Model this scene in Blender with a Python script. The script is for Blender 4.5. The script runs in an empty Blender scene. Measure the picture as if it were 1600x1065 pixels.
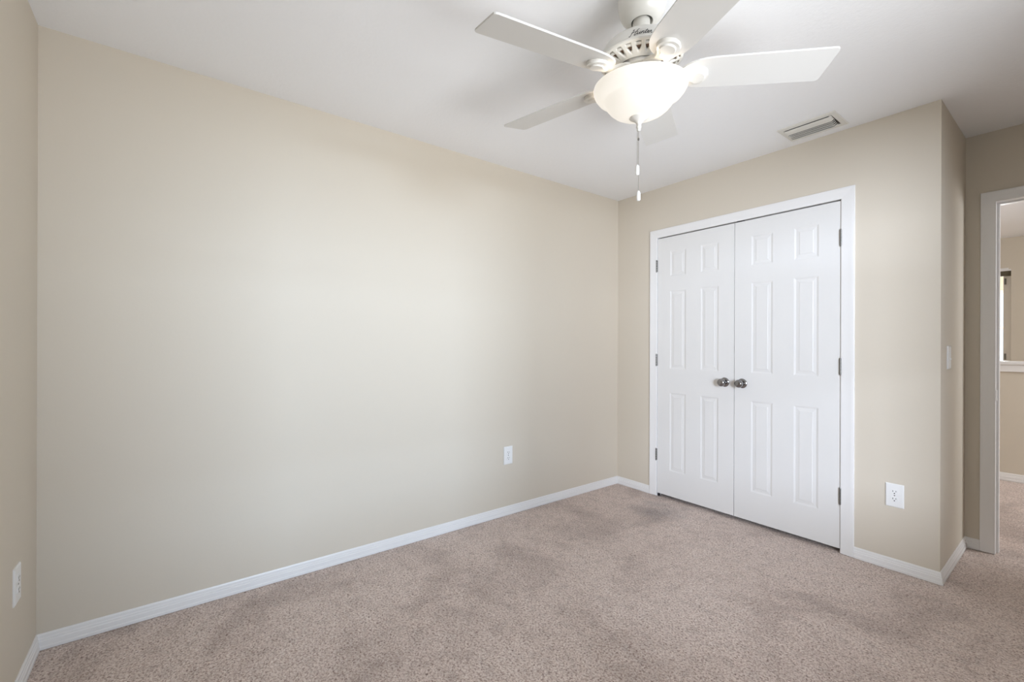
import bpy, bmesh, math
from mathutils import Vector, Matrix
import random
random.seed(4)
sc = bpy.context.scene
COL = sc.collection
PI = math.pi

# ---------------------------------------------------------------- camera
H = 2.44                      # ceiling height
YAW, ROLL = 0.92573, 0.00334
CAM = Vector((2.4776, -3.0957, 1.2051))
fw = Vector((-math.sin(YAW), math.cos(YAW), 0)); rt = Vector((math.cos(YAW), math.sin(YAW), 0)); up = Vector((0, 0, 1))
r3 = rt*math.cos(ROLL) + up*math.sin(ROLL); u3 = up*math.cos(ROLL) - rt*math.sin(ROLL)
cd = bpy.data.cameras.new('camera'); cam = bpy.data.objects.new('camera', cd); COL.objects.link(cam)
m = Matrix((r3, u3, -fw)).transposed().to_4x4(); m.translation = CAM; cam.matrix_world = m
cd.sensor_width = 36; cd.lens = 36*693.08/1600
cd.shift_x = (800-787.6)/1600; cd.shift_y = (536.26-532.5)/1600
cd.clip_start = .05
sc.camera = cam

# ---------------------------------------------------------------- world, lights, exposure
w = bpy.data.worlds.new('daylight'); sc.world = w; w.use_nodes = True
bg = w.node_tree.nodes['Background']; bg.inputs[0].default_value = (.80, .90, 1, 1); bg.inputs[1].default_value = 1.4
vs = sc.view_settings; vs.view_transform = 'Standard'; vs.look = 'None'; vs.gamma = 1; vs.exposure = 0.12; vs.use_curve_mapping = False

def area(name, loc, target, sx, sy, power, col):
    l = bpy.data.lights.new(name, 'AREA'); l.shape = 'RECTANGLE'; l.size = sx; l.size_y = sy; l.energy = power; l.color = col
    o = bpy.data.objects.new(name, l); COL.objects.link(o); o.location = loc
    d = Vector(target) - Vector(loc); o.rotation_euler = d.to_track_quat('-Z', 'Y').to_euler()
    return o
def bulb(name, loc, power, col, r):
    l = bpy.data.lights.new(name, 'POINT'); l.energy = power; l.color = col; l.shadow_soft_size = r
    o = bpy.data.objects.new(name, l); COL.objects.link(o); o.location = loc; return o
XW = 3.05                      # wall with the bedroom window, right of the camera
WY0, WY1, WZ0, WZ1 = -2.78, -1.22, .55, 2.08
WYC = (WY0+WY1)/2
area('sky_daylight', (XW+6, -1.75, 2.1), (0, -1.95, 1.2), 2.4, 2.0, 520, (.65, .82, 1.05))
area('closet_wall_fill', (XW+3.3, -5.2, 1.75), (1.2, 0, .9), 1.1, 1.5, 420, (.76, .86, 1.03))  # added lamp beyond the window, aimed in to brighten the closet wall
area('ground_bounce', (XW+2.0, WYC-.2, .05), (1.2, WYC+.1, 2.44), 2.8, 1.8, 195, (.94, .97, 1))
area('hall_fill_lamp', (4.5, 1.9, 1.5), (1.5, 2.2, .6), 1.2, 1.2, 52, (.90, .94, 1.0))  # added lamp that brightens the hall; the wall behind it has no window
area('far_room_daylight', (1.6, 6.9, 1.4), (1.72, 4.7, 1.3), .9, 1.2, 60, (.95, .98, 1))

# ---------------------------------------------------------------- materials
def srgb(r, g, b):
    f = lambda c: (c/255/12.92) if c/255 <= .04045 else ((c/255+.055)/1.055)**2.4
    return (f(r), f(g), f(b), 1)
def mat(name, col, rough=.5, metal=0, bump=0, bscale=200, var=0, vscale=3, spec=.5, bdist=.002):
    mm = bpy.data.materials.new(name); mm.use_nodes = True; nt = mm.node_tree; N = nt.nodes; L = nt.links
    p = N['Principled BSDF']; p.inputs['Base Color'].default_value = col; p.inputs['Roughness'].default_value = rough
    p.inputs['Metallic'].default_value = metal; p.inputs['Specular IOR Level'].default_value = spec
    tc = N.new('ShaderNodeTexCoord')
    if var:
        n = N.new('ShaderNodeTexNoise'); n.inputs['Scale'].default_value = vscale; n.inputs['Detail'].default_value = 3
        mx = N.new('ShaderNodeMix'); mx.data_type = 'RGBA'
        mx.inputs[6].default_value = tuple(c*(1-var) for c in col[:3])+(1,); mx.inputs[7].default_value = tuple(min(1, c*(1+var)) for c in col[:3])+(1,)
        L.new(tc.outputs['Object'], n.inputs['Vector']); L.new(n.outputs['Fac'], mx.inputs[0]); L.new(mx.outputs[2], p.inputs['Base Color'])
    if bump:
        n2 = N.new('ShaderNodeTexNoise'); n2.inputs['Scale'].default_value = bscale; n2.inputs['Detail'].default_value = 3
        b = N.new('ShaderNodeBump'); b.inputs['Strength'].default_value = bump; b.inputs['Distance'].default_value = bdist
        L.new(tc.outputs['Object'], n2.inputs['Vector']); L.new(n2.outputs['Fac'], b.inputs['Height']); L.new(b.outputs['Normal'], p.inputs['Normal'])
    return mm
M_wall = mat('wall_paint', srgb(217, 207, 191), .62, bump=.12, bscale=90, var=.012, vscale=1.5, spec=.35, bdist=.0015)
M_hallwall = M_wall
M_ceil = mat('ceiling_paint', srgb(247, 247, 248), .8, bump=.35, bscale=60, var=.01, vscale=2, spec=.2, bdist=.003)
M_trim = mat('white_trim_paint', srgb(241, 239, 237), .35, bump=.03, bscale=40, var=.006)
M_door = mat('white_door_paint', srgb(233, 231, 228), .38, bump=.05, bscale=120, var=.006)
M_plastic = mat('white_plastic', srgb(243, 242, 240), .3, var=.004)
M_almond = mat('slot_dark', srgb(40, 36, 32), .6, var=.05)
M_nickel = mat('brushed_nickel', srgb(150, 149, 150), .2, metal=1, var=.03, vscale=60)
M_hinge = mat('satin_hinge_metal', srgb(128, 126, 122), .42, metal=1, var=.05, vscale=60)
M_fan = mat('white_fan_enamel', srgb(226, 223, 216), .3, var=.008)
M_blade = mat('white_fan_blade', srgb(217, 215, 211), .45, var=.008)
M_motor = mat('dark_motor_winding', srgb(120, 96, 80), .7, var=.12, vscale=30)
M_dark = mat('closet_shade_colour', srgb(70, 66, 62), .9, var=.05)
M_ink = mat('black_print', srgb(38, 36, 38), .6, var=.05)
M_chain = mat('chain_metal', srgb(170, 165, 155), .35, metal=1, var=.05, vscale=80)
M_vent = mat('vent_enamel', srgb(226, 223, 216), .45, var=.01)

# frosted glass bowl: lit from inside by its bulbs
M_bowl = bpy.data.materials.new('frosted_glass_lit'); M_bowl.use_nodes = True
nt = M_bowl.node_tree; p = nt.nodes['Principled BSDF']; p.inputs['Base Color'].default_value = (.42, .41, .39, 1); p.inputs['Roughness'].default_value = .35
p.inputs['Emission Color'].default_value = (1, .93, .82, 1); p.inputs['Emission Strength'].default_value = 1.0
tc = nt.nodes.new('ShaderNodeTexCoord'); nz = nt.nodes.new('ShaderNodeTexNoise'); nz.inputs['Scale'].default_value = 9
mr = nt.nodes.new('ShaderNodeMapRange'); mr.inputs['To Min'].default_value = .56; mr.inputs['To Max'].default_value = .66
nt.links.new(tc.outputs['Object'], nz.inputs['Vector']); nt.links.new(nz.outputs['Fac'], mr.inputs['Value']); nt.links.new(mr.outputs['Result'], p.inputs['Emission Strength'])

# carpet: cut pile with mixed brown yarn, trodden patches and a few marks
M_carpet = bpy.data.materials.new('brown_carpet'); M_carpet.use_nodes = True
nt = M_carpet.node_tree; N = nt.nodes; L = nt.links; p = N['Principled BSDF']; p.inputs['Roughness'].default_value = .95; p.inputs['Specular IOR Level'].default_value = .1
p.inputs['Sheen Weight'].default_value = .25; p.inputs['Sheen Roughness'].default_value = .6
tc = N.new('ShaderNodeTexCoord')
def noise(scale, detail=2, rough=.5, dist=0):
    n = N.new('ShaderNodeTexNoise'); n.inputs['Scale'].default_value = scale; n.inputs['Detail'].default_value = detail
    n.inputs['Roughness'].default_value = rough; n.inputs['Distortion'].default_value = dist; L.new(tc.outputs['Object'], n.inputs['Vector']); return n
def ramp(src, stops):
    r = N.new('ShaderNodeValToRGB'); e = r.color_ramp.elements
    while len(e) < len(stops): e.new(.5)
    for i, (a, c) in enumerate(stops): e[i].position = a; e[i].color = c
    L.new(src, r.inputs[0]); return r
fine = noise(125, 4, .7, .6)
yarn = ramp(fine.outputs['Fac'], [(.31, srgb(108, 82, 70)), (.42, srgb(192, 166, 153)), (.53, srgb(236, 217, 206)), (.67, srgb(250, 238, 229))])
patch = noise(1.9, 4, .55, .8)
pr = ramp(patch.outputs['Fac'], [(.36, (.74, .72, .71, 1)), (.5, (.95, .94, .935, 1)), (.62, (1.0, 1.0, 1.0, 1))])
mid = noise(16, 3, .6, .3)
mrp = ramp(mid.outputs['Fac'], [(.34, (.86, .855, .85, 1)), (.5, (.98, .98, .98, 1)), (.66, (1.0, 1.0, 1.0, 1))])
def mul(a, b):
    mx = N.new('ShaderNodeMix'); mx.data_type = 'RGBA'; mx.blend_type = 'MULTIPLY'; mx.inputs[0].default_value = 1
    L.new(a, mx.inputs[6]); L.new(b, mx.inputs[7]); return mx.outputs[2]
c = mul(mul(yarn.outputs[0], pr.outputs[0]), mrp.outputs[0])
# grey worn spot in front of the closet doors
vm = N.new('ShaderNodeVectorMath'); vm.operation = 'DISTANCE'; L.new(tc.outputs['Object'], vm.inputs[0]); vm.inputs[1].default_value = (.60, -.27, 0)
wob = noise(7, 3); ad = N.new('ShaderNodeMath'); ad.operation = 'MULTIPLY_ADD'; L.new(wob.outputs['Fac'], ad.inputs[0]); ad.inputs[1].default_value = .5; L.new(vm.outputs['Value'], ad.inputs[2])
spot = ramp(ad.outputs[0], [(.22, srgb(176, 180, 178)), (.36, (1, 1, 1, 1))])
sp2 = ramp(ad.outputs[0], [(.26, (.72, .74, .76, 1)), (.50, (1, 1, 1, 1))])
c = mul(c, sp2.outputs[0])
L.new(c, p.inputs['Base Color'])
bn = noise(150, 3, .6, .5)
bm1 = N.new('ShaderNodeBump'); bm1.inputs['Strength'].default_value = .9; bm1.inputs['Distance'].default_value = .006; L.new(bn.outputs['Fac'], bm1.inputs['Height'])
bm2 = N.new('ShaderNodeBump'); bm2.inputs['Strength'].default_value = .5; bm2.inputs['Distance'].default_value = .03; L.new(mid.outputs['Fac'], bm2.inputs['Height']); L.new(bm1.outputs['Normal'], bm2.inputs['Normal'])
L.new(bm2.outputs['Normal'], p.inputs['Normal'])

# ---------------------------------------------------------------- mesh helpers
def obj(name, bm, material, parent=None, smooth=False, normals=True):
    if normals: bmesh.ops.recalc_face_normals(bm, faces=bm.faces)
    me = bpy.data.meshes.new(name); bm.to_mesh(me); bm.free()
    if smooth:
        for f in me.polygons: f.use_smooth = True
        try: me.set_sharp_from_angle(angle=math.radians(35))
        except Exception: pass
    me.materials.append(material)
    o = bpy.data.objects.new(name, me); COL.objects.link(o)
    if parent: o.parent = parent
    return o
def struct(name, bm, material, parent=None, smooth=False):
    o = obj(name, bm, material, parent, smooth)
    if parent is None: o['kind'] = 'structure'
    return o
def box(bm, a, b, bevel=0):
    r = bmesh.ops.create_cube(bm, size=1)
    a, b = Vector(a), Vector(b)
    for v in r['verts']:
        v.co = Vector(((a[i]+b[i])/2 + v.co[i]*abs(b[i]-a[i]) for i in range(3)))
    if bevel:
        es = list({e for v in r['verts'] for e in v.link_edges})
        bmesh.ops.bevel(bm, geom=es, offset=bevel, segments=2, affect='EDGES', profile=.5)
def new(): return bmesh.new()
def boxbm(a, b, bevel=0):
    bm = new(); box(bm, a, b, bevel); return bm
def lathe(bm, prof, seg=48, center=(0, 0, 0), close=False, axis='z', a0=0):
    rings = []
    for (r, z) in prof:
        ring = []
        if r < 1e-6:
            ring = [bm.verts.new((0, 0, z))]
        else:
            for i in range(seg):
                t = a0+2*PI*i/seg; ring.append(bm.verts.new((r*math.cos(t), r*math.sin(t), z)))
        rings.append(ring)
    n = len(rings); allv = [v for r in rings for v in r]
    for i in range(n if close else n-1):
        A, B = rings[i], rings[(i+1) % n]
        for j in range(seg):
            k = (j+1) % seg
            if len(A) == 1 and len(B) == 1: continue
            if len(A) == 1: bm.faces.new((A[0], B[j], B[k]))
            elif len(B) == 1: bm.faces.new((A[j], A[k], B[0]))
            else: bm.faces.new((A[j], A[k], B[k], B[j]))
    if axis == '-y':
        for v in allv: v.co = Vector((v.co.x, -v.co.z, v.co.y))
    elif axis == '+y':
        for v in allv: v.co = Vector((-v.co.x, v.co.z, v.co.y))
    elif axis == '+x':
        for v in allv: v.co = Vector((v.co.z, v.co.x, v.co.y))
    for v in allv: v.co += Vector(center)
    return allv
def sweep(bm, prof, path, out):
    """prof: [(offset from wall, z)]; path: list of (x,y); out: list of per-vertex outward offset directions (mitred)"""
    rows = []
    for (x, y), (ox, oy) in zip(path, out):
        rows.append([bm.verts.new((x+ox*t, y+oy*t, z)) for t, z in prof])
    for a, b in zip(rows[:-1], rows[1:]):
        for i in range(len(prof)-1):
            bm.faces.new((a[i], a[i+1], b[i+1], b[i]))
    bm.faces.new(rows[0]); bm.faces.new(rows[-1])
def sphere(bm, c, r, sub=2, sc3=(1, 1, 1)):
    g = bmesh.ops.create_icosphere(bm, subdivisions=sub, radius=1)
    for v in g['verts']: v.co = Vector(c)+Vector((v.co.x*r*sc3[0], v.co.y*r*sc3[1], v.co.z*r*sc3[2]))
def empty(name, loc, label, cat, group=None, kind=None):
    o = bpy.data.objects.new(name, None); COL.objects.link(o); o.location = loc; o.empty_display_size = .05
    o['label'] = label; o['category'] = cat
    if group: o['group'] = group
    return o

# ---------------------------------------------------------------- room shell
LY = -3.511      # wall at the photo's left edge
WX, DY = 2.0155, .7018     # closet wall's end corner, doorway wall plane
T = .12
DX0, DX1, DH = .3917, 1.6015, 2.0434   # closet opening
EX0, EX1 = 2.139, 2.90                 # entry opening
FY = 4.60; HX0, HX1 = 1.0, 4.6
bm = new(); box(bm, (-T, LY-T, -.1), (XW+T, DY+T, 0)); box(bm, (HX0-T, DY+T, -.1), (HX1+T, 7.2, 0)); struct('floor', bm, M_carpet)
bm = new(); box(bm, (-T, LY-T, H), (XW+T, DY+T, H+.1)); box(bm, (HX0-T, DY+T, H), (HX1+T, 7.2, H+.1)); struct('ceiling', bm, M_ceil)
struct('wall_back', boxbm((-T, LY-T, 0), (0, DY+T, H)), M_wall)
struct('wall_left', boxbm((0, LY-T, 0), (XW+T, LY, H)), M_wall)
bm = new()
box(bm, (0, 0, 0), (DX0-.018, T, H)); box(bm, (DX1+.018, 0, 0), (WX, T, H)); box(bm, (DX0-.018, 0, DH+.018), (DX1+.018, T, H))
struct('wall_closet', bm, M_wall)
struct('wall_alcove', boxbm((WX-T, T, 0), (WX, DY, H)), M_wall)
bm = new()
box(bm, (0, DY, 0), (EX0-.018, DY+T, H)); box(bm, (EX1+.018, DY, 0), (XW+T, DY+T, H)); box(bm, (EX0-.018, DY, 2.03+.018), (EX1+.018, DY+T, H))
struct('wall_doorway', bm, M_wall)
bm = new()
box(bm, (XW, LY, 0), (XW+T, WY0, H)); box(bm, (XW, WY1, 0), (XW+T, DY, H)); box(bm, (XW, WY0, 0), (XW+T, WY1, WZ0)); box(bm, (XW, WY0, WZ1), (XW+T, WY1, H))
struct('wall_window', bm, M_wall)
# bedroom window frame (behind and right of the camera)
bm = new()
for a, b in (((WY0, WZ0), (WY0+.045, WZ1)), ((WY1-.045, WZ0), (WY1, WZ1)), ((WY0, WZ0), (WY1, WZ0+.045)), ((WY0, WZ1-.045), (WY1, WZ1)), ((WY0, 1.43), (WY1, 1.47))):
    box(bm, (XW+.03, a[0], a[1]), (XW+.075, b[0], b[1]))
struct('window_1', bm, M_trim)

# baseboards
BT, BH = .0123, .0625
BP = [(0, .002), (BT, .002), (BT, .014), (BT-.0018, .017), (BT-.0022, .034), (BT-.0045, .037), (BT-.0048, .044), (BT-.0068, .047), (BT-.0072, .057), (BT-.0095, BH), (0, BH+.0005)]
BP = [(t, z) for t, z in BP]
bm = new(); sweep(bm, BP, [(0, LY), (0, 0)], [(1, 1), (1, -1)]); struct('baseboard_back', bm, M_trim)
bm = new(); sweep(bm, BP, [(0, LY), (XW, LY)], [(1, 1), (-1, 1)]); struct('baseboard_left', bm, M_trim)
CW = .0638
bm = new(); sweep(bm, BP, [(0, 0), (DX0-CW, 0)], [(1, -1), (0, -1)]); struct('baseboard_closet', bm, M_trim)
bm = new(); sweep(bm, BP, [(DX1+CW, 0), (WX, 0), (WX, DY), (EX0-.0605, DY)], [(0, -1), (1, -1), (1, -1), (0, -1)]); struct('baseboard_alcove', bm, M_trim)
bm = new(); sweep(bm, BP, [(XW, LY), (XW, DY)], [(-1, 1), (-1, -1)]); struct('baseboard_window', bm, M_trim)

def casing(bm, x0, x1, top, y, cw, t, sign=-1, z0=.003):
    """mitred door casing around an opening; profile from inner to outer edge"""
    prof = [(0, 0), (0, t*.62), (cw*.10, t*.72), (cw*.45, t*.82), (cw*.80, t), (cw*.97, t), (cw, t*.85), (cw, 0)]
    rows = []
    for (px, pz, ox, oz) in ((x0, z0, -1, 0), (x0, top, -1, 1), (x1, top, 1, 1), (x1, z0, 1, 0)):
        rows.append([bm.verts.new((px+ox*s, y+sign*d, pz+oz*s)) for s, d in prof])
    for a, b in zip(rows[:-1], rows[1:]):
        for i in range(len(prof)-1): bm.faces.new((a[i], a[i+1], b[i+1], b[i]))
    bm.faces.new(rows[0]); bm.faces.new(rows[-1])
# closet trim: casing, jambs
bm = new(); casing(bm, DX0, DX1, DH, 0, CW, .0125)
box(bm, (DX0-.018, 0, .0), (DX0, T, DH)); box(bm, (DX1, 0, .0), (DX1+.018, T, DH)); box(bm, (DX0-.018, 0, DH), (DX1+.018, T, DH+.018))
tr1 = struct('trim_1', bm, M_trim)
# closet interior shell (dark colour stands in for the shade behind the gaps)
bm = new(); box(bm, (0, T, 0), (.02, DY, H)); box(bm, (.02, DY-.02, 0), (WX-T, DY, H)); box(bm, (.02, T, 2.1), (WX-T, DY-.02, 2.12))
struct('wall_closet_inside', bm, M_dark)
# entry trim
bm = new(); casing(bm, EX0, EX1, 2.03, DY, .0605, .0125)
box(bm, (EX0-.018, DY-.0, 0), (EX0, DY+T, 2.03)); box(bm, (EX1, DY, 0), (EX1+.018, DY+T, 2.03)); box(bm, (EX0-.018, DY, 2.03), (EX1+.018, DY+T, 2.048))
box(bm, (EX0, DY+.042, 0), (EX0+.010, DY+.078, 2.03)); box(bm, (EX1-.010, DY+.042, 0), (EX1, DY+.078, 2.03)); box(bm, (EX0+.01, DY+.042, 2.02), (EX1-.01, DY+.078, 2.03))
casing(bm, EX0, EX1, 2.03, DY+T, .0605, .0125, sign=1)
tr2 = struct('trim_2', bm, M_trim)
sp = obj('strike_plate', boxbm((EX0-.001, DY+.004, .883), (EX0+.003, DY+.036, .945), .001), M_plastic, tr2)

# ---------------------------------------------------------------- hall beyond the doorway
HWY = 2.85
struct('wall_hall_half', boxbm((HX0, HWY, 0), (3.4, HWY+.12, 1.028)), M_hallwall)
bm = new(); box(bm, (HX0, HWY-.032, 1.03), (3.42, HWY+.155, 1.062), .008); box(bm, (HX0, HWY-.018, .968), (3.4, HWY, 1.03), .004); struct('trim_3', bm, M_trim)
bm = new(); sweep(bm, [(t, z*1.12) for t, z in BP], [(HX0, HWY), (3.4, HWY)], [(0, -1), (0, -1)]); struct('baseboard_hall', bm, M_trim)
struct('wall_hall_left', boxbm((HX0-T, DY+T, 0), (HX0, FY, H)), M_hallwall)
struct('wall_hall_right', boxbm((HX1, DY+T, 0), (HX1+T, FY, H)), M_hallwall)
struct('wall_hall_near', boxbm((XW+T, DY, 0), (HX1+T, DY+T, H)), M_hallwall)
OX0, OX1, OH = 1.12, 1.908, 2.078
bm = new(); box(bm, (HX0-T, FY, 0), (OX0, FY+T, H)); box(bm, (OX1, FY, 0), (HX1+T, FY+T, H)); box(bm, (OX0, FY, OH), (OX1, FY+T, H)); struct('wall_hall_far', bm, M_hallwall)
# far room seen through the far doorway: white jamb with hinges, bright window
bm = new(); box(bm, (OX0, FY+.0, OH-.018), (OX1, FY+T, OH)); box(bm, (1.838, FY+T+.01, 0), (1.898, FY+T+.03, OH-.02)); box(bm, (OX0, FY-.012, OH), (OX1-.02, FY, OH+.014))
tr4 = struct('trim_4', bm, M_trim)
for zz in (1.95, 1.07, .25): obj('hinge', boxbm((1.846, FY+T+.004, zz-.036), (1.862, FY+T+.012, zz+.036)), M_hinge, tr4)
obj('header_strip', boxbm((OX0, FY+.03, OH-.075), (OX1, FY+.06, OH-.018)), mat('dark_olive_header', srgb(96, 88, 68), .6, var=.03), tr4)  # dark olive strip across the head of the far opening
bm = new(); box(bm, (HX0-T, 7.1, 0), (HX1, 7.2, .9)); box(bm, (HX0-T, 7.1, 2.05), (HX1, 7.2, H)); box(bm, (HX0-T, 7.1, .9), (1.05, 7.2, 2.05)); box(bm, (2.2, 7.1, .9), (HX1, 7.2, 2.05))
struct('wall_far_room', bm, M_hallwall)
struct('wall_far_return', boxbm((1.898, FY+T+.005, 0), (2.0, FY+T+.04, OH+.05)), M_hallwall)
struct('wall_far_side', boxbm((2.3, FY+T, 0), (2.4, 7.1, H)), M_hallwall)
struct('wall_far_left', boxbm((HX0-T, FY+T, 0), (HX0, 7.1, H)), M_hallwall)
bm = new()
for a, b in (((1.05, .9), (1.10, 2.05)), ((2.15, .9), (2.2, 2.05)), ((1.05, .9), (2.2, .95)), ((1.05, 2.0), (2.2, 2.05)), ((1.05, 1.45), (2.2, 1.49))):
    box(bm, (a[0], 7.12, a[1]), (b[0], 7.16, b[1]))
struct('window_2', bm, M_trim)

# ---------------------------------------------------------------- closet doors
def panel_door(bm, x0, x1, z0, z1, yf, t, rects):
    """door slab with moulded raised panels on its front (-y) face; rects are (x0,x1,z0,z1)"""
    xs = sorted({x0, x1} | {r[0] for r in rects} | {r[1] for r in rects})
    zs = sorted({z0, z1} | {r[2] for r in rects} | {r[3] for r in rects})
    cache = {}
    def V(x, y, z):
        k = (round(x, 5), round(y, 5), round(z, 5))
        if k not in cache: cache[k] = bm.verts.new((x, y, z))
        return cache[k]
    for i in range(len(xs)-1):
        for j in range(len(zs)-1):
            cx, cz = (xs[i]+xs[i+1])/2, (zs[j]+zs[j+1])/2
            if any(r[0] < cx < r[1] and r[2] < cz < r[3] for r in rects): continue
            bm.faces.new((V(xs[i], yf, zs[j]), V(xs[i+1], yf, zs[j]), V(xs[i+1], yf, zs[j+1]), V(xs[i], yf, zs[j+1])))
    steps = [(0, 0), (.005, .0014), (.010, .0032), (.013, .0035), (.029, .0020), (.0315, .0008), (.034, .0006)]
    for r in rects:
        prev = None
        for ins, dep in steps:
            q = [V(r[0]+ins, yf+dep, r[2]+ins), V(r[1]-ins, yf+dep, r[2]+ins), V(r[1]-ins, yf+dep, r[3]-ins), V(r[0]+ins, yf+dep, r[3]-ins)]
            if prev:
                for a in range(4): bm.faces.new((prev[a], prev[(a+1) % 4], q[(a+1) % 4], q[a]))
            prev = q
        bm.faces.new(prev)
    # sides and back
    A = [V(x0, yf, z0), V(x1, yf, z0), V(x1, yf, z1), V(x0, yf, z1)]
    B = [bm.verts.new((x, yf+t, z)) for x, z in ((x0, z0), (x1, z0), (x1, z1), (x0, z1))]
    # side strips need every grid vertex; keep them simple and coincident with the rim
    C = [bm.verts.new(v.co) for v in A]
    for a in range(4): bm.faces.new((C[a], B[a], B[(a+1) % 4], C[(a+1) % 4]))
    bm.faces.new(B)
def make_hinge(x, z0, z1, door):
    bm = new()
    n = 5; h = (z1-z0)/n
    for i in range(n):
        vs_ = lathe(bm, [(0, z0+i*h+.0006), (.0052, z0+i*h+.0006), (.0052, z0+(i+1)*h-.0006), (0, z0+(i+1)*h-.0006)], 12, (x, -.0072, 0))
    for zz, s in ((z0, -1), (z1, 1)):
        lathe(bm, [(0, zz+s*.005), (.003, zz+s*.004), (.004, zz), (0, zz)], 10, (x, -.0072, 0))
    box(bm, (x-.007, -.0035, z0), (x+.007, -.0005, z1))
    obj('hinge', bm, M_hinge, door, True)
def make_knob(x, z, door):
    bm = new()
    lathe(bm, [(0, 0), (.032, 0), (.0325, .003), (.030, .006), (.024, .009), (.014, .0105), (0, .0105)], 40, (x, -.001, z), axis='-y')
    k = obj('rosette', bm, M_nickel, None, True)
    bm = new()
    lathe(bm, [(.0115, .008), (.0105, .018), (.0115, .026), (.016, .031), (.0225, .036), (.0265, .043), (.0275, .050), (.0255, .058), (.020, .064), (.012, .067), (0, .068)], 40, (x, -.001, z), axis='-y')
    kn = obj('door_knob', bm, M_nickel, door, True); k.parent = kn
def closet_door(name, x0, x1, hx, kx):
    e = bpy.data.objects.new(name, None)
    bm = new()
    zt = (1.927, 1.728), (1.617, 1.013), (.828, .222)
    rects = []
    for a, b in ((x0+.108, x0+.241), (x1-.241, x1-.108)):
        for zhi, zlo in zt: rects.append((a, b, zlo, zhi))
    panel_door(bm, x0, x1, .027, 2.0355, -.0015, .035, rects)
    d = struct(name, bm, M_door)
    for zc in (1.822, 1.078, .330): make_hinge(hx, zc-.046, zc+.046, d)
    make_knob(kx, .940, d)
    return d
MID = .9945
d1 = closet_door('door_1', DX0+.003, MID-.0018, DX0-.0045, .930)
d2 = closet_door('door_2', MID+.0018, DX1-.003, DX1+.0015-.003, 1.048)
# ball catches on the head jamb where the doors meet
bm = new(); box(bm, (1.005, .0, 2.0365), (1.055, .022, 2.0428), .001); obj('catch_plate', bm, M_ink, tr1)
bm = new(); box(bm, (DX0+.004, .002, .001), (DX0+.016, .02, .022), .002); obj('gap_shade_block', bm, M_ink, tr1)  # dark block added for the shaded gap at the door's foot

# ---------------------------------------------------------------- wall plates
def place(root, wall, a, z):
    """local frame: x right, z up, front faces -y"""
    if wall == 'closet': root.location = (a, 0, z)
    if wall == 'back': root.location = (0, a, z); root.rotation_euler = (0, 0, PI/2)
    if wall == 'left': root.location = (a, LY, z); root.rotation_euler = (0, 0, PI)
    if wall == 'alcove': root.location = (WX, a, z); root.rotation_euler = (0, 0, PI/2)
def plate_bm(w_, h_, t=.0062):
    bm = new()
    a, b = (w_/2, h_/2), (w_/2-.004, h_/2-.004)
    lo = [bm.verts.new((sx*a[0], 0, sz*a[1])) for sx, sz in ((-1, -1), (1, -1), (1, 1), (-1, 1))]
    md = [bm.verts.new((sx*a[0], -t*.55, sz*a[1])) for sx, sz in ((-1, -1), (1, -1), (1, 1), (-1, 1))]
    hi = [bm.verts.new((sx*b[0], -t, sz*b[1])) for sx, sz in ((-1, -1), (1, -1), (1, 1), (-1, 1))]
    for A, B in ((lo, md), (md, hi)):
        for i in range(4): bm.faces.new((A[i], A[(i+1) % 4], B[(i+1) % 4], B[i]))
    bm.faces.new(hi); bm.faces.new(lo)
    return bm
def receptacle(root, zc):
    bm = new(); n = 32; ring = []
    for i in range(n):
        t = 2*PI*i/n; x = .0172*math.cos(t); z = .0172*math.sin(t); z = max(-.0142, min(.0142, z)); ring.append((x, z))
    lo = [bm.verts.new((x, -.0055, zc+z)) for x, z in ring]; hi = [bm.verts.new((x*.96, -.0082, zc+z*.96)) for x, z in ring]
    for i in range(n): bm.faces.new((lo[i], lo[(i+1) % n], hi[(i+1) % n], hi[i]))
    bm.faces.new(hi); bm.faces.new(lo)
    r = obj('receptacle', bm, M_plastic, root)
    for sx, hh in ((-1, .0042), (1, .0034)):
        obj('slot', boxbm((sx*.0064-.0011, -.0086, zc+.0035-hh), (sx*.0064+.0011, -.008, zc+.0035+hh)), M_almond, r)
    bm = new(); lathe(bm, [(0, 0), (.0027, 0), (.0027, .0006), (0, .0006)], 14, (0, -.008, zc-.0075), axis='-y'); obj('ground_hole', bm, M_almond, r)
def outlet(wall, a, z, label, pw=.076, ph=.124):
    root = empty('wall_outlet', (0, 0, 0), label, 'outlet', 'duplex wall outlets')
    place(root, wall, a, z)
    obj('cover_plate', plate_bm(pw, ph), M_plastic, root)
    receptacle(root, .0195); receptacle(root, -.0195)
    bm = new(); lathe(bm, [(0, 0), (.0032, 0), (.0028, .0012), (0, .0014)], 16, (0, -.006, 0), axis='-y'); obj('screw', bm, M_nickel, root)
outlet('closet', 1.8405, .4005, 'white duplex outlet on the wall right of the closet doors')
outlet('back', -1.1945, .419, 'white duplex outlet low on the long blank beige wall')
outlet('left', .289, .3855, 'white duplex outlet on the narrow strip of wall at the photo\'s left edge')
sw = empty('light_switch', (0, 0, 0), 'white toggle light switch on the side wall beside the doorway', 'light switch')
place(sw, 'alcove', .1915, 1.1385)
obj('cover_plate', plate_bm(.076, .122, .0065), M_plastic, sw)
bm = new(); box(bm, (-.005, -.0075, -.012), (.005, -.0062, .012), .0004); obj('toggle_frame', bm, M_trim, sw)
bm = new(); box(bm, (-.004, -.0125, -.012), (.004, -.005, -.003), .001); obj('toggle', bm, M_plastic, sw)
for zz in (.03, -.03):
    bm = new(); lathe(bm, [(0, 0), (.003, 0), (.0026, .0012), (0, .0014)], 16, (0, -.0062, zz), axis='-y'); obj('screw', bm, M_plastic, sw)

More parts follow.
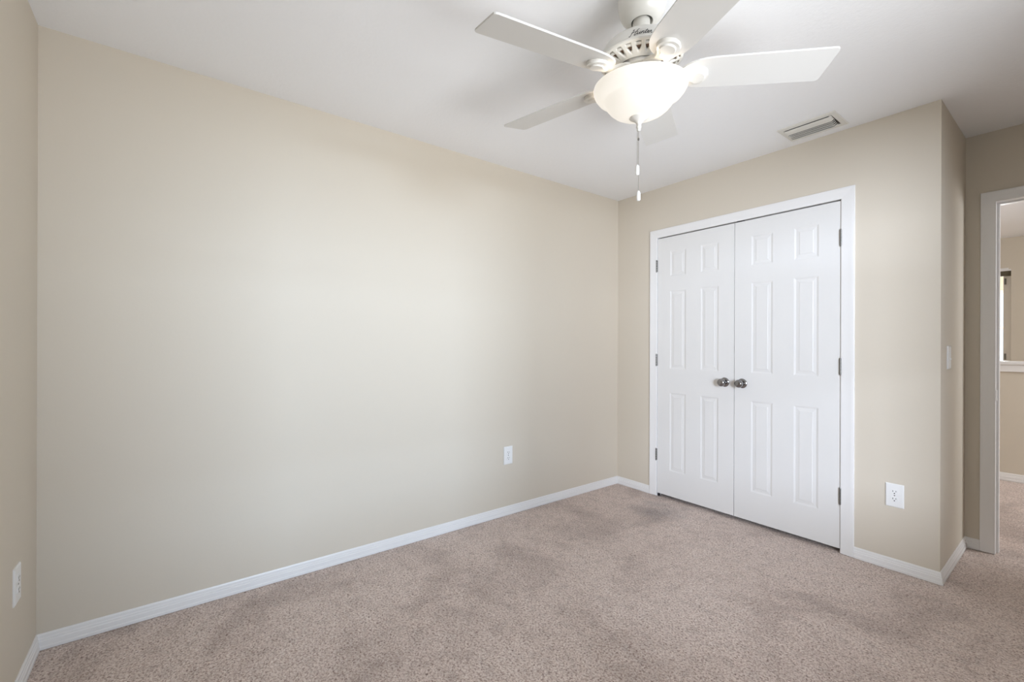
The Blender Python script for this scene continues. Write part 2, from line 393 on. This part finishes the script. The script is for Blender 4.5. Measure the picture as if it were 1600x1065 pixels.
# ---------------------------------------------------------------- ceiling air register
VX0, VX1, VY0, VY1 = 1.372, 1.655, -.300, -.078
vent = empty('air_vent', ((VX0+VX1)/2, (VY0+VY1)/2, H), 'white louvred air register on the ceiling above the closet doors', 'air vent')
hx_, hy_ = (VX1-VX0)/2, (VY1-VY0)/2
ox_, oy_ = hx_-.026, hy_-.034
bm = new()
def fr(z, ax, ay): return [bm.verts.new((sx*ax, sy*ay, z)) for sx, sy in ((-1, -1), (1, -1), (1, 1), (-1, 1))]
R = [fr(0, hx_, hy_), fr(-.003, hx_, hy_), fr(-.0060, hx_-.004, hy_-.004), fr(-.0065, ox_+.002, oy_+.002), fr(-.005, ox_, oy_), fr(-.0005, ox_, oy_)]
for A, B in zip(R[:-1], R[1:]):
    for i in range(4): bm.faces.new((A[i], A[(i+1) % 4], B[(i+1) % 4], B[i]))
obj('flange', bm, M_vent, vent)
obj('duct_shade_plate', boxbm((-ox_, -oy_, -.0012), (ox_, oy_, -.0004)), M_almond, vent)  # dark plate on the solid ceiling, coloured as the duct's inner shade
def louver(prof):
    bm = new(); th = .0011
    rows = []
    for x, tuck in ((-ox_+.002, 0), (-ox_+.010, 0), (ox_-.016, 0), (ox_-.004, .010)):
        rows.append([bm.verts.new((x, y+tuck*.5, z+tuck)) for y, z in prof] + [bm.verts.new((x, y+tuck*.5, z+th+tuck)) for y, z in reversed(prof)])
    n = len(rows[0])
    for A, B in zip(rows[:-1], rows[1:]):
        for k in range(n): bm.faces.new((A[k], A[(k+1) % n], B[(k+1) % n], B[k]))
    bm.faces.new(rows[0]); bm.faces.new(rows[-1])
    obj('louver', bm, M_vent, vent, False)
y0 = -oy_+.008
louver([(y0, -.0075), (y0+.002, -.0118), (y0+.012, -.0140), (y0+.046, -.0165), (y0+.048, -.0130)])
for i in range(4):     # each curved blade hangs a little lower than the one before
    y1, zb = y0+.056+i*.0145, -.0205-.0038*i
    louver([(y1, zb), (y1+.0005, zb+.0042), (y1+.005, zb+.0085), (y1+.013, zb+.0140)])

# ---------------------------------------------------------------- ceiling fan
HUB = Vector((1.5082, -1.7666, 2.1517)); PH, RB, WB, PT = -1.7334, .612, .0736, -.1981
ROT = Matrix.Rotation(.0279, 3, 'X') @ Matrix.Rotation(.0473, 3, 'Y')
drop = H-HUB.z
top = HUB + ROT @ Vector((0, 0, drop)); TOPXY = Vector((top.x, top.y, H))
fan = empty('ceiling_fan', TOPXY, 'white five-blade ceiling fan with a lit frosted glass bowl', 'ceiling fan')
def fobj(name, bm, material, parent=fan, smooth=True, tilt=True):
    """fan-local verts are relative to the hub centre; bake the fan's slight hang angle in"""
    for v in bm.verts:
        v.co = (HUB + ROT @ v.co) - TOPXY
    return obj(name, bm, material, parent, smooth)
def cyl_prof(pts): return pts
# canopy (straight, fixed to the ceiling)
bm = new(); lathe(bm, [(.078, -.0005), (.080, -.004), (.082, -.024), (.082, -.046), (.078, -.070), (.069, -.090), (.056, -.102), (.043, -.107), (.037, -.107), (.034, -.098), (.034, -.03)], 64)
obj('canopy', bm, M_fan, fan, True)
bm = new(); lathe(bm, [(0, .2), (.0135, .2), (.0135, .125), (0, .125)], 24); lathe(bm, [(0, .205), (.020, .203), (.029, .192), (.030, .180), (.027, .165), (.027, .135), (.032, .122), (0, .122)], 40); fobj('downrod', bm, M_fan)
# motor housing
bm = new(); lathe(bm, [(0, .127), (.035, .127), (.06, .124), (.092, .117), (.115, .107), (.129, .094), (.1345, .083), (.136, .072), (.136, .060), (.132, .058), (.125, .056), (.0, .056)], 96)
housing = fobj('motor_housing', bm, M_fan)
bm = new(); lathe(bm, [(0, .0557), (.1325, .0557), (.1325, .0545), (.118, .050), (.06, .036), (0, .036)], 64); fobj('motor', bm, M_motor)
# vent ring with cut-outs
def apply_bool(target, cutter):
    md = target.modifiers.new('cut', 'BOOLEAN'); md.operation = 'DIFFERENCE'; md.object = cutter; md.solver = 'EXACT'
    dg = bpy.context.evaluated_depsgraph_get(); me = bpy.data.meshes.new_from_object(target.evaluated_get(dg))
    target.modifiers.clear(); target.data = me; bpy.data.objects.remove(cutter, do_unlink=True)
bm = new(); lathe(bm, [(.1365, .061), (.1405, .060), (.1425, .056), (.1405, .0515), (.134, .049), (.085, .031), (.080, .029), (.079, .034), (.084, .037), (.133, .056), (.136, .058)], 120, close=True)
ring = fobj('vent_ring', bm, M_fan)
bm = new()
NV = 24
for i in range(NV):
    a = 2*PI*i/NV + .06
    def prism(pts):
        q = []
        for z in (.02, .08):
            q.append([bm.verts.new((r_*math.cos(a+t_/r_), r_*math.sin(a+t_/r_), z)) for r_, t_ in pts])
        bm.faces.new(q[0]); bm.faces.new(q[1])
        n = len(pts)
        for k in range(n): bm.faces.new((q[0][k], q[0][(k+1) % n], q[1][(k+1) % n], q[1][k]))
    prism([(.1180, -.0085), (.1190, 0), (.1180, .0085), (.115, .0088), (.101, .003), (.0985, 0), (.101, -.003), (.115, -.0088)])
    prism([(.1262, -.0088), (.1272, 0), (.1262, .0088), (.1314, .0088), (.1324, 0), (.1314, -.0088)])
cut = fobj('cutter', bm, M_fan)
apply_bool(ring, cut)
# script name on the housing band, facing the camera side
azc = math.atan2(CAM.y-HUB.y, CAM.x-HUB.x)
STROKES = [  # letter strokes in units of x-height, slanted script
    [(-.35, -.15), (-.15, -.35), (.1, -.1), (.55, 1.0), (.85, 1.75), (.7, 1.9), (.45, 1.6)],      # H left stem with swash
    [(1.2, -.1), (1.35, .2), (1.75, 1.2), (2.1, 1.85), (2.4, 1.9)],                                 # H right stem
    [(.2, .75), (.9, .95), (1.7, .95), (2.1, 1.05)],                                              # H bar
    [(1.2, -.1), (1.5, -.2), (2.0, .3), (2.25, .85)], [(2.25, .85), (2.1, .2), (2.3, 0), (2.7, .3), (2.95, .85)], [(2.95, .85), (2.8, .2), (2.95, 0), (3.15, .15)],   # u
    [(3.15, .15), (3.5, .8)], [(3.5, .8), (3.3, 0)], [(3.35, .3), (3.8, .8), (4.0, .75), (3.9, .2), (4.0, 0), (4.25, .15)],   # n
    [(4.25, .15), (4.75, 1.0), (4.9, 1.5)], [(4.75, 1.1), (4.5, .3), (4.6, 0), (4.9, .15)], [(4.4, .95), (5.1, 1.05)],      # t
    [(4.9, .15), (5.35, .4), (5.55, .7), (5.35, .85), (5.15, .5), (5.2, .1), (5.45, 0), (5.75, .2)],                         # e
    [(5.75, .2), (6.0, .9), (6.1, .75), (6.4, .75)], [(6.25, .75), (6.15, .2), (6.35, 0), (6.65, .2)],                       # r
]
bm = new(); U = .0105
def skin(t, z):   # t along the band, z height above band bottom
    a = azc + math.radians(-14) + t/.1365
    zz = .0655 + z
    r_ = .1366 if zz < .072 else (.1366-(zz-.072)*.13 if zz < .083 else .1352-(zz-.083)*.5)
    return Vector((r_*math.cos(a), r_*math.sin(a), zz))
for st in STROKES:
    wd = .0017
    # smooth the polyline (Catmull-Rom)
    P_ = [Vector(q) for q in st]; pts = []
    for i in range(len(P_)-1):
        p0 = P_[max(i-1, 0)]; p1 = P_[i]; p2 = P_[i+1]; p3 = P_[min(i+2, len(P_)-1)]
        for k in range(4):
            t = k/4; pts.append(.5*((2*p1)+(-p0+p2)*t+(2*p0-5*p1+4*p2-p3)*t*t+(-p0+3*p1-3*p2+p3)*t*t*t))
    pts.append(P_[-1])
    prev = None
    for i, q in enumerate(pts):
        d = (pts[min(i+1, len(pts)-1)]-pts[max(i-1, 0)]).normalized(); nrm = Vector((-d.y, d.x))*wd/2
        c0 = Vector((q.x*U+q.y*U*.25, q.y*U*.85+.002))
        a, b = bm.verts.new(skin(c0.x+nrm.x, c0.y+nrm.y)), bm.verts.new(skin(c0.x-nrm.x, c0.y-nrm.y))
        if prev: bm.faces.new((prev[0], prev[1], b, a))
        prev = (a, b)
fobj('printed_name', bm, M_ink, housing, False)
# lower hub, switch housing, fitter pan
bm = new(); lathe(bm, [(0, .034), (.072, .034), (.074, .026), (.074, .018), (.064, .014), (0, .014)], 64); fobj('flywheel', bm, M_fan)
bm = new(); lathe(bm, [(0, .014), (.056, .014), (.058, .008), (.058, -.016), (.062, -.022), (.095, -.026), (.118, -.029), (.122, -.034), (.118, -.038), (0, -.038)], 64); fobj('switch_housing', bm, M_fan)
# glass bowl
outer = [(.150, -.0345), (.1555, -.0335), (.1600, -.0355), (.1612, -.0400), (.1600, -.0470), (.1550, -.0580), (.1470, -.0680), (.1370, -.0750), (.1270, -.0795), (.1225, -.0825),
         (.1190, -.0890), (.1130, -.1000), (.1040, -.1110), (.0910, -.1220), (.0740, -.1310), (.0540, -.1375), (.0300, -.1410), (.006, -.1420)]
inner = [(max(.006, r_-.004), z+.004) for r_, z in reversed(outer[3:])]
bm = new(); lathe(bm, outer+inner+[(.148, -.036)], 96, close=True)
glass = fobj('glass_bowl', bm, M_bowl)
bm = new(); lathe(bm, [(.0, -.1405), (.032, -.1395), (.0335, -.1425), (.031, -.1450), (.022, -.1500), (.014, -.1560), (.0095, -.1615), (.0078, -.1660), (.0085, -.1700), (.0095, -.1735), (.0080, -.1775), (.0060, -.1800), (.0070, -.1835), (.0055, -.1880), (0, -.1895)], 40)
fobj('finial', bm, M_fan)
# blades and blade irons
def blade(k):
    a = PH - math.radians(72)*k
    er = Vector((math.cos(a), math.sin(a), 0)); et = Vector((-math.sin(a), math.cos(a), 0))
    ep = et*math.cos(PT) + Vector((0, 0, math.sin(PT))); en = er.cross(ep)
    def Pt(r_, s, h=0): return er*r_ + ep*s + en*h
    # blade outline
    o = []
    r0, r1 = .135, RB
    half = [(r0+.000, .018), (r0+.004, .030), (r0+.014, .042), (r0+.030, .053), (r0+.050, .062), (r0+.075, .067), (r0+.11, .0695), (r1-.014, WB), (r1-.006, WB-.002), (r1-.0015, WB-.007), (r1, WB-.014)]
    o = [(r_, s) for r_, s in half] + [(r_, -s) for r_, s in reversed(half)]
    bm = new()
    lo = [bm.verts.new(Pt(r_, s, -.003)) for r_, s in o]; hi = [bm.verts.new(Pt(r_, s, .003)) for r_, s in o]
    bm.faces.new(lo); bm.faces.new(hi); n = len(o)
    for i in range(n): bm.faces.new((lo[i], lo[(i+1) % n], hi[(i+1) % n], hi[i]))
    bl = fobj('fan_blade', bm, M_blade, fan, False)
    # iron: arm from the hub that ends in a round medallion under the blade root
    C0 = .190; Rm = .038
    out = []
    for i in range(25):
        t = math.radians(-130+260*i/24); out.append((C0+Rm*math.cos(t), Rm*math.sin(t)))
    arm = [(.150, .020), (.130, .0165), (.105, .018), (.085, .021), (.068, .024)]
    loop = out + arm + [(r_, -s) for r_, s in reversed(arm)]
    bm = new()
    def hgt(r_, base):    # the arm climbs from under the blade to the flywheel
        u = max(0, min(1, (.150-r_)/.07)); u = u*u*(3-2*u)
        return base + u*.022
    def lift(r_, s, base):
        u = max(0, min(1, (.150-r_)/.07))
        q = Pt(r_, s, 0); flat = er*r_ + et*s
        return q.lerp(flat, u) + Vector((0, 0, 1))*(hgt(r_, base))
    # build as strips across the loop: pair symmetric points
    prof = [(r_, s) for r_, s in reversed(arm)]
    prof = [(.068, .024), (.085, .021), (.105, .018), (.130, .0165), (.150, .020), (.160, .0245), (.170, .0325), (.180, .0367), (.190, .038), (.200, .0367), (.210, .0323), (.218, .0258), (.224, .017), (.228, .004)]
    rows = []
    for r_, s in prof:
        up_, dn = -.0035, -.016
        rows.append([lift(r_, -s, up_), lift(r_, -s*.97, dn+.002), lift(r_, -s*.85, dn), lift(r_, s*.85, dn), lift(r_, s*.97, dn+.002), lift(r_, s, up_)])
    vr = [[bm.verts.new(q) for q in row] for row in rows]
    for A, B in zip(vr[:-1], vr[1:]):
        for i in range(6): bm.faces.new((A[i], A[(i+1) % 6], B[(i+1) % 6], B[i]))
    bm.faces.new(vr[0]); bm.faces.new(vr[-1])
    ir = fobj('blade_iron', bm, M_fan, fan)
    # raised fan-shaped relief on the medallion
    bm = new(); pts = []
    for i in range(13):
        t = math.radians(-100+200*i/12); pts.append((C0+.027*math.cos(t), .027*math.sin(t)))
    pts += [(.168, .013), (.150, .009), (.150, -.009), (.168, -.013)]
    lo = [bm.verts.new(Pt(r_, s, -.0155)) for r_, s in pts]; hi = [bm.verts.new(Pt(C0+(r_-C0)*.9, s*.88, -.0205)) for r_, s in pts]
    n = len(pts); bm.faces.new(hi); bm.faces.new(lo)
    for i in range(n): bm.faces.new((lo[i], lo[(i+1) % n], hi[(i+1) % n], hi[i]))
    obj_ = fobj('medallion', bm, M_fan, ir)
for k in range(5): blade(k)
# pull chains hang straight down from the finial
fz = HUB + ROT @ Vector((0, 0, -.189))
def chain(dx, dy, zend, length_fob):
    bm = new(); z = fz.z; x, y = fz.x+dx, fz.y+dy
    n = int((z-zend)/.0042)
    for i in range(n):
        zz = z - .0042*i; sphere(bm, Vector((x, y, zz))-TOPXY, .0014, 1)
    lathe(bm, [(0, z), (.0005, z), (.0005, zend), (0, zend)], 6, (x-TOPXY.x, y-TOPXY.y, -TOPXY.z))
    ch = obj('pull_chain', bm, M_chain, fan, False)
    bm = new(); h = length_fob
    lathe(bm, [(0, 0), (.0030, 0), (.0058, -.004), (.0068, -.012), (.0070, -h*.6), (.0064, -h*.92), (.0045, -h), (0, -h)], 24, (x-TOPXY.x, y-TOPXY.y, zend-TOPXY.z))
    obj('pull_fob', bm, M_plastic, ch, True)
    return ch
chA = chain(0.0, 0.0, 1.750, .034)
chB = chain(-.0018, -.0044, 1.842, .035)
bm = new(); sphere(bm, Vector((fz.x, fz.y, 1.935))-TOPXY, .0034, 2, (1, 1, 1.6)); obj('chain_connector', bm, M_hinge, chA, True)
# bulbs inside the bowl
for k in range(3):
    a = PH+.5+k*2*PI/3; q = HUB + ROT @ Vector((.066*math.cos(a), .066*math.sin(a), -.082))
    bl = bulb('fan_bulb', (0, 0, 0), 0.45, (1, .86, .70), .022); bl.parent = fan; bl.location = q-TOPXY
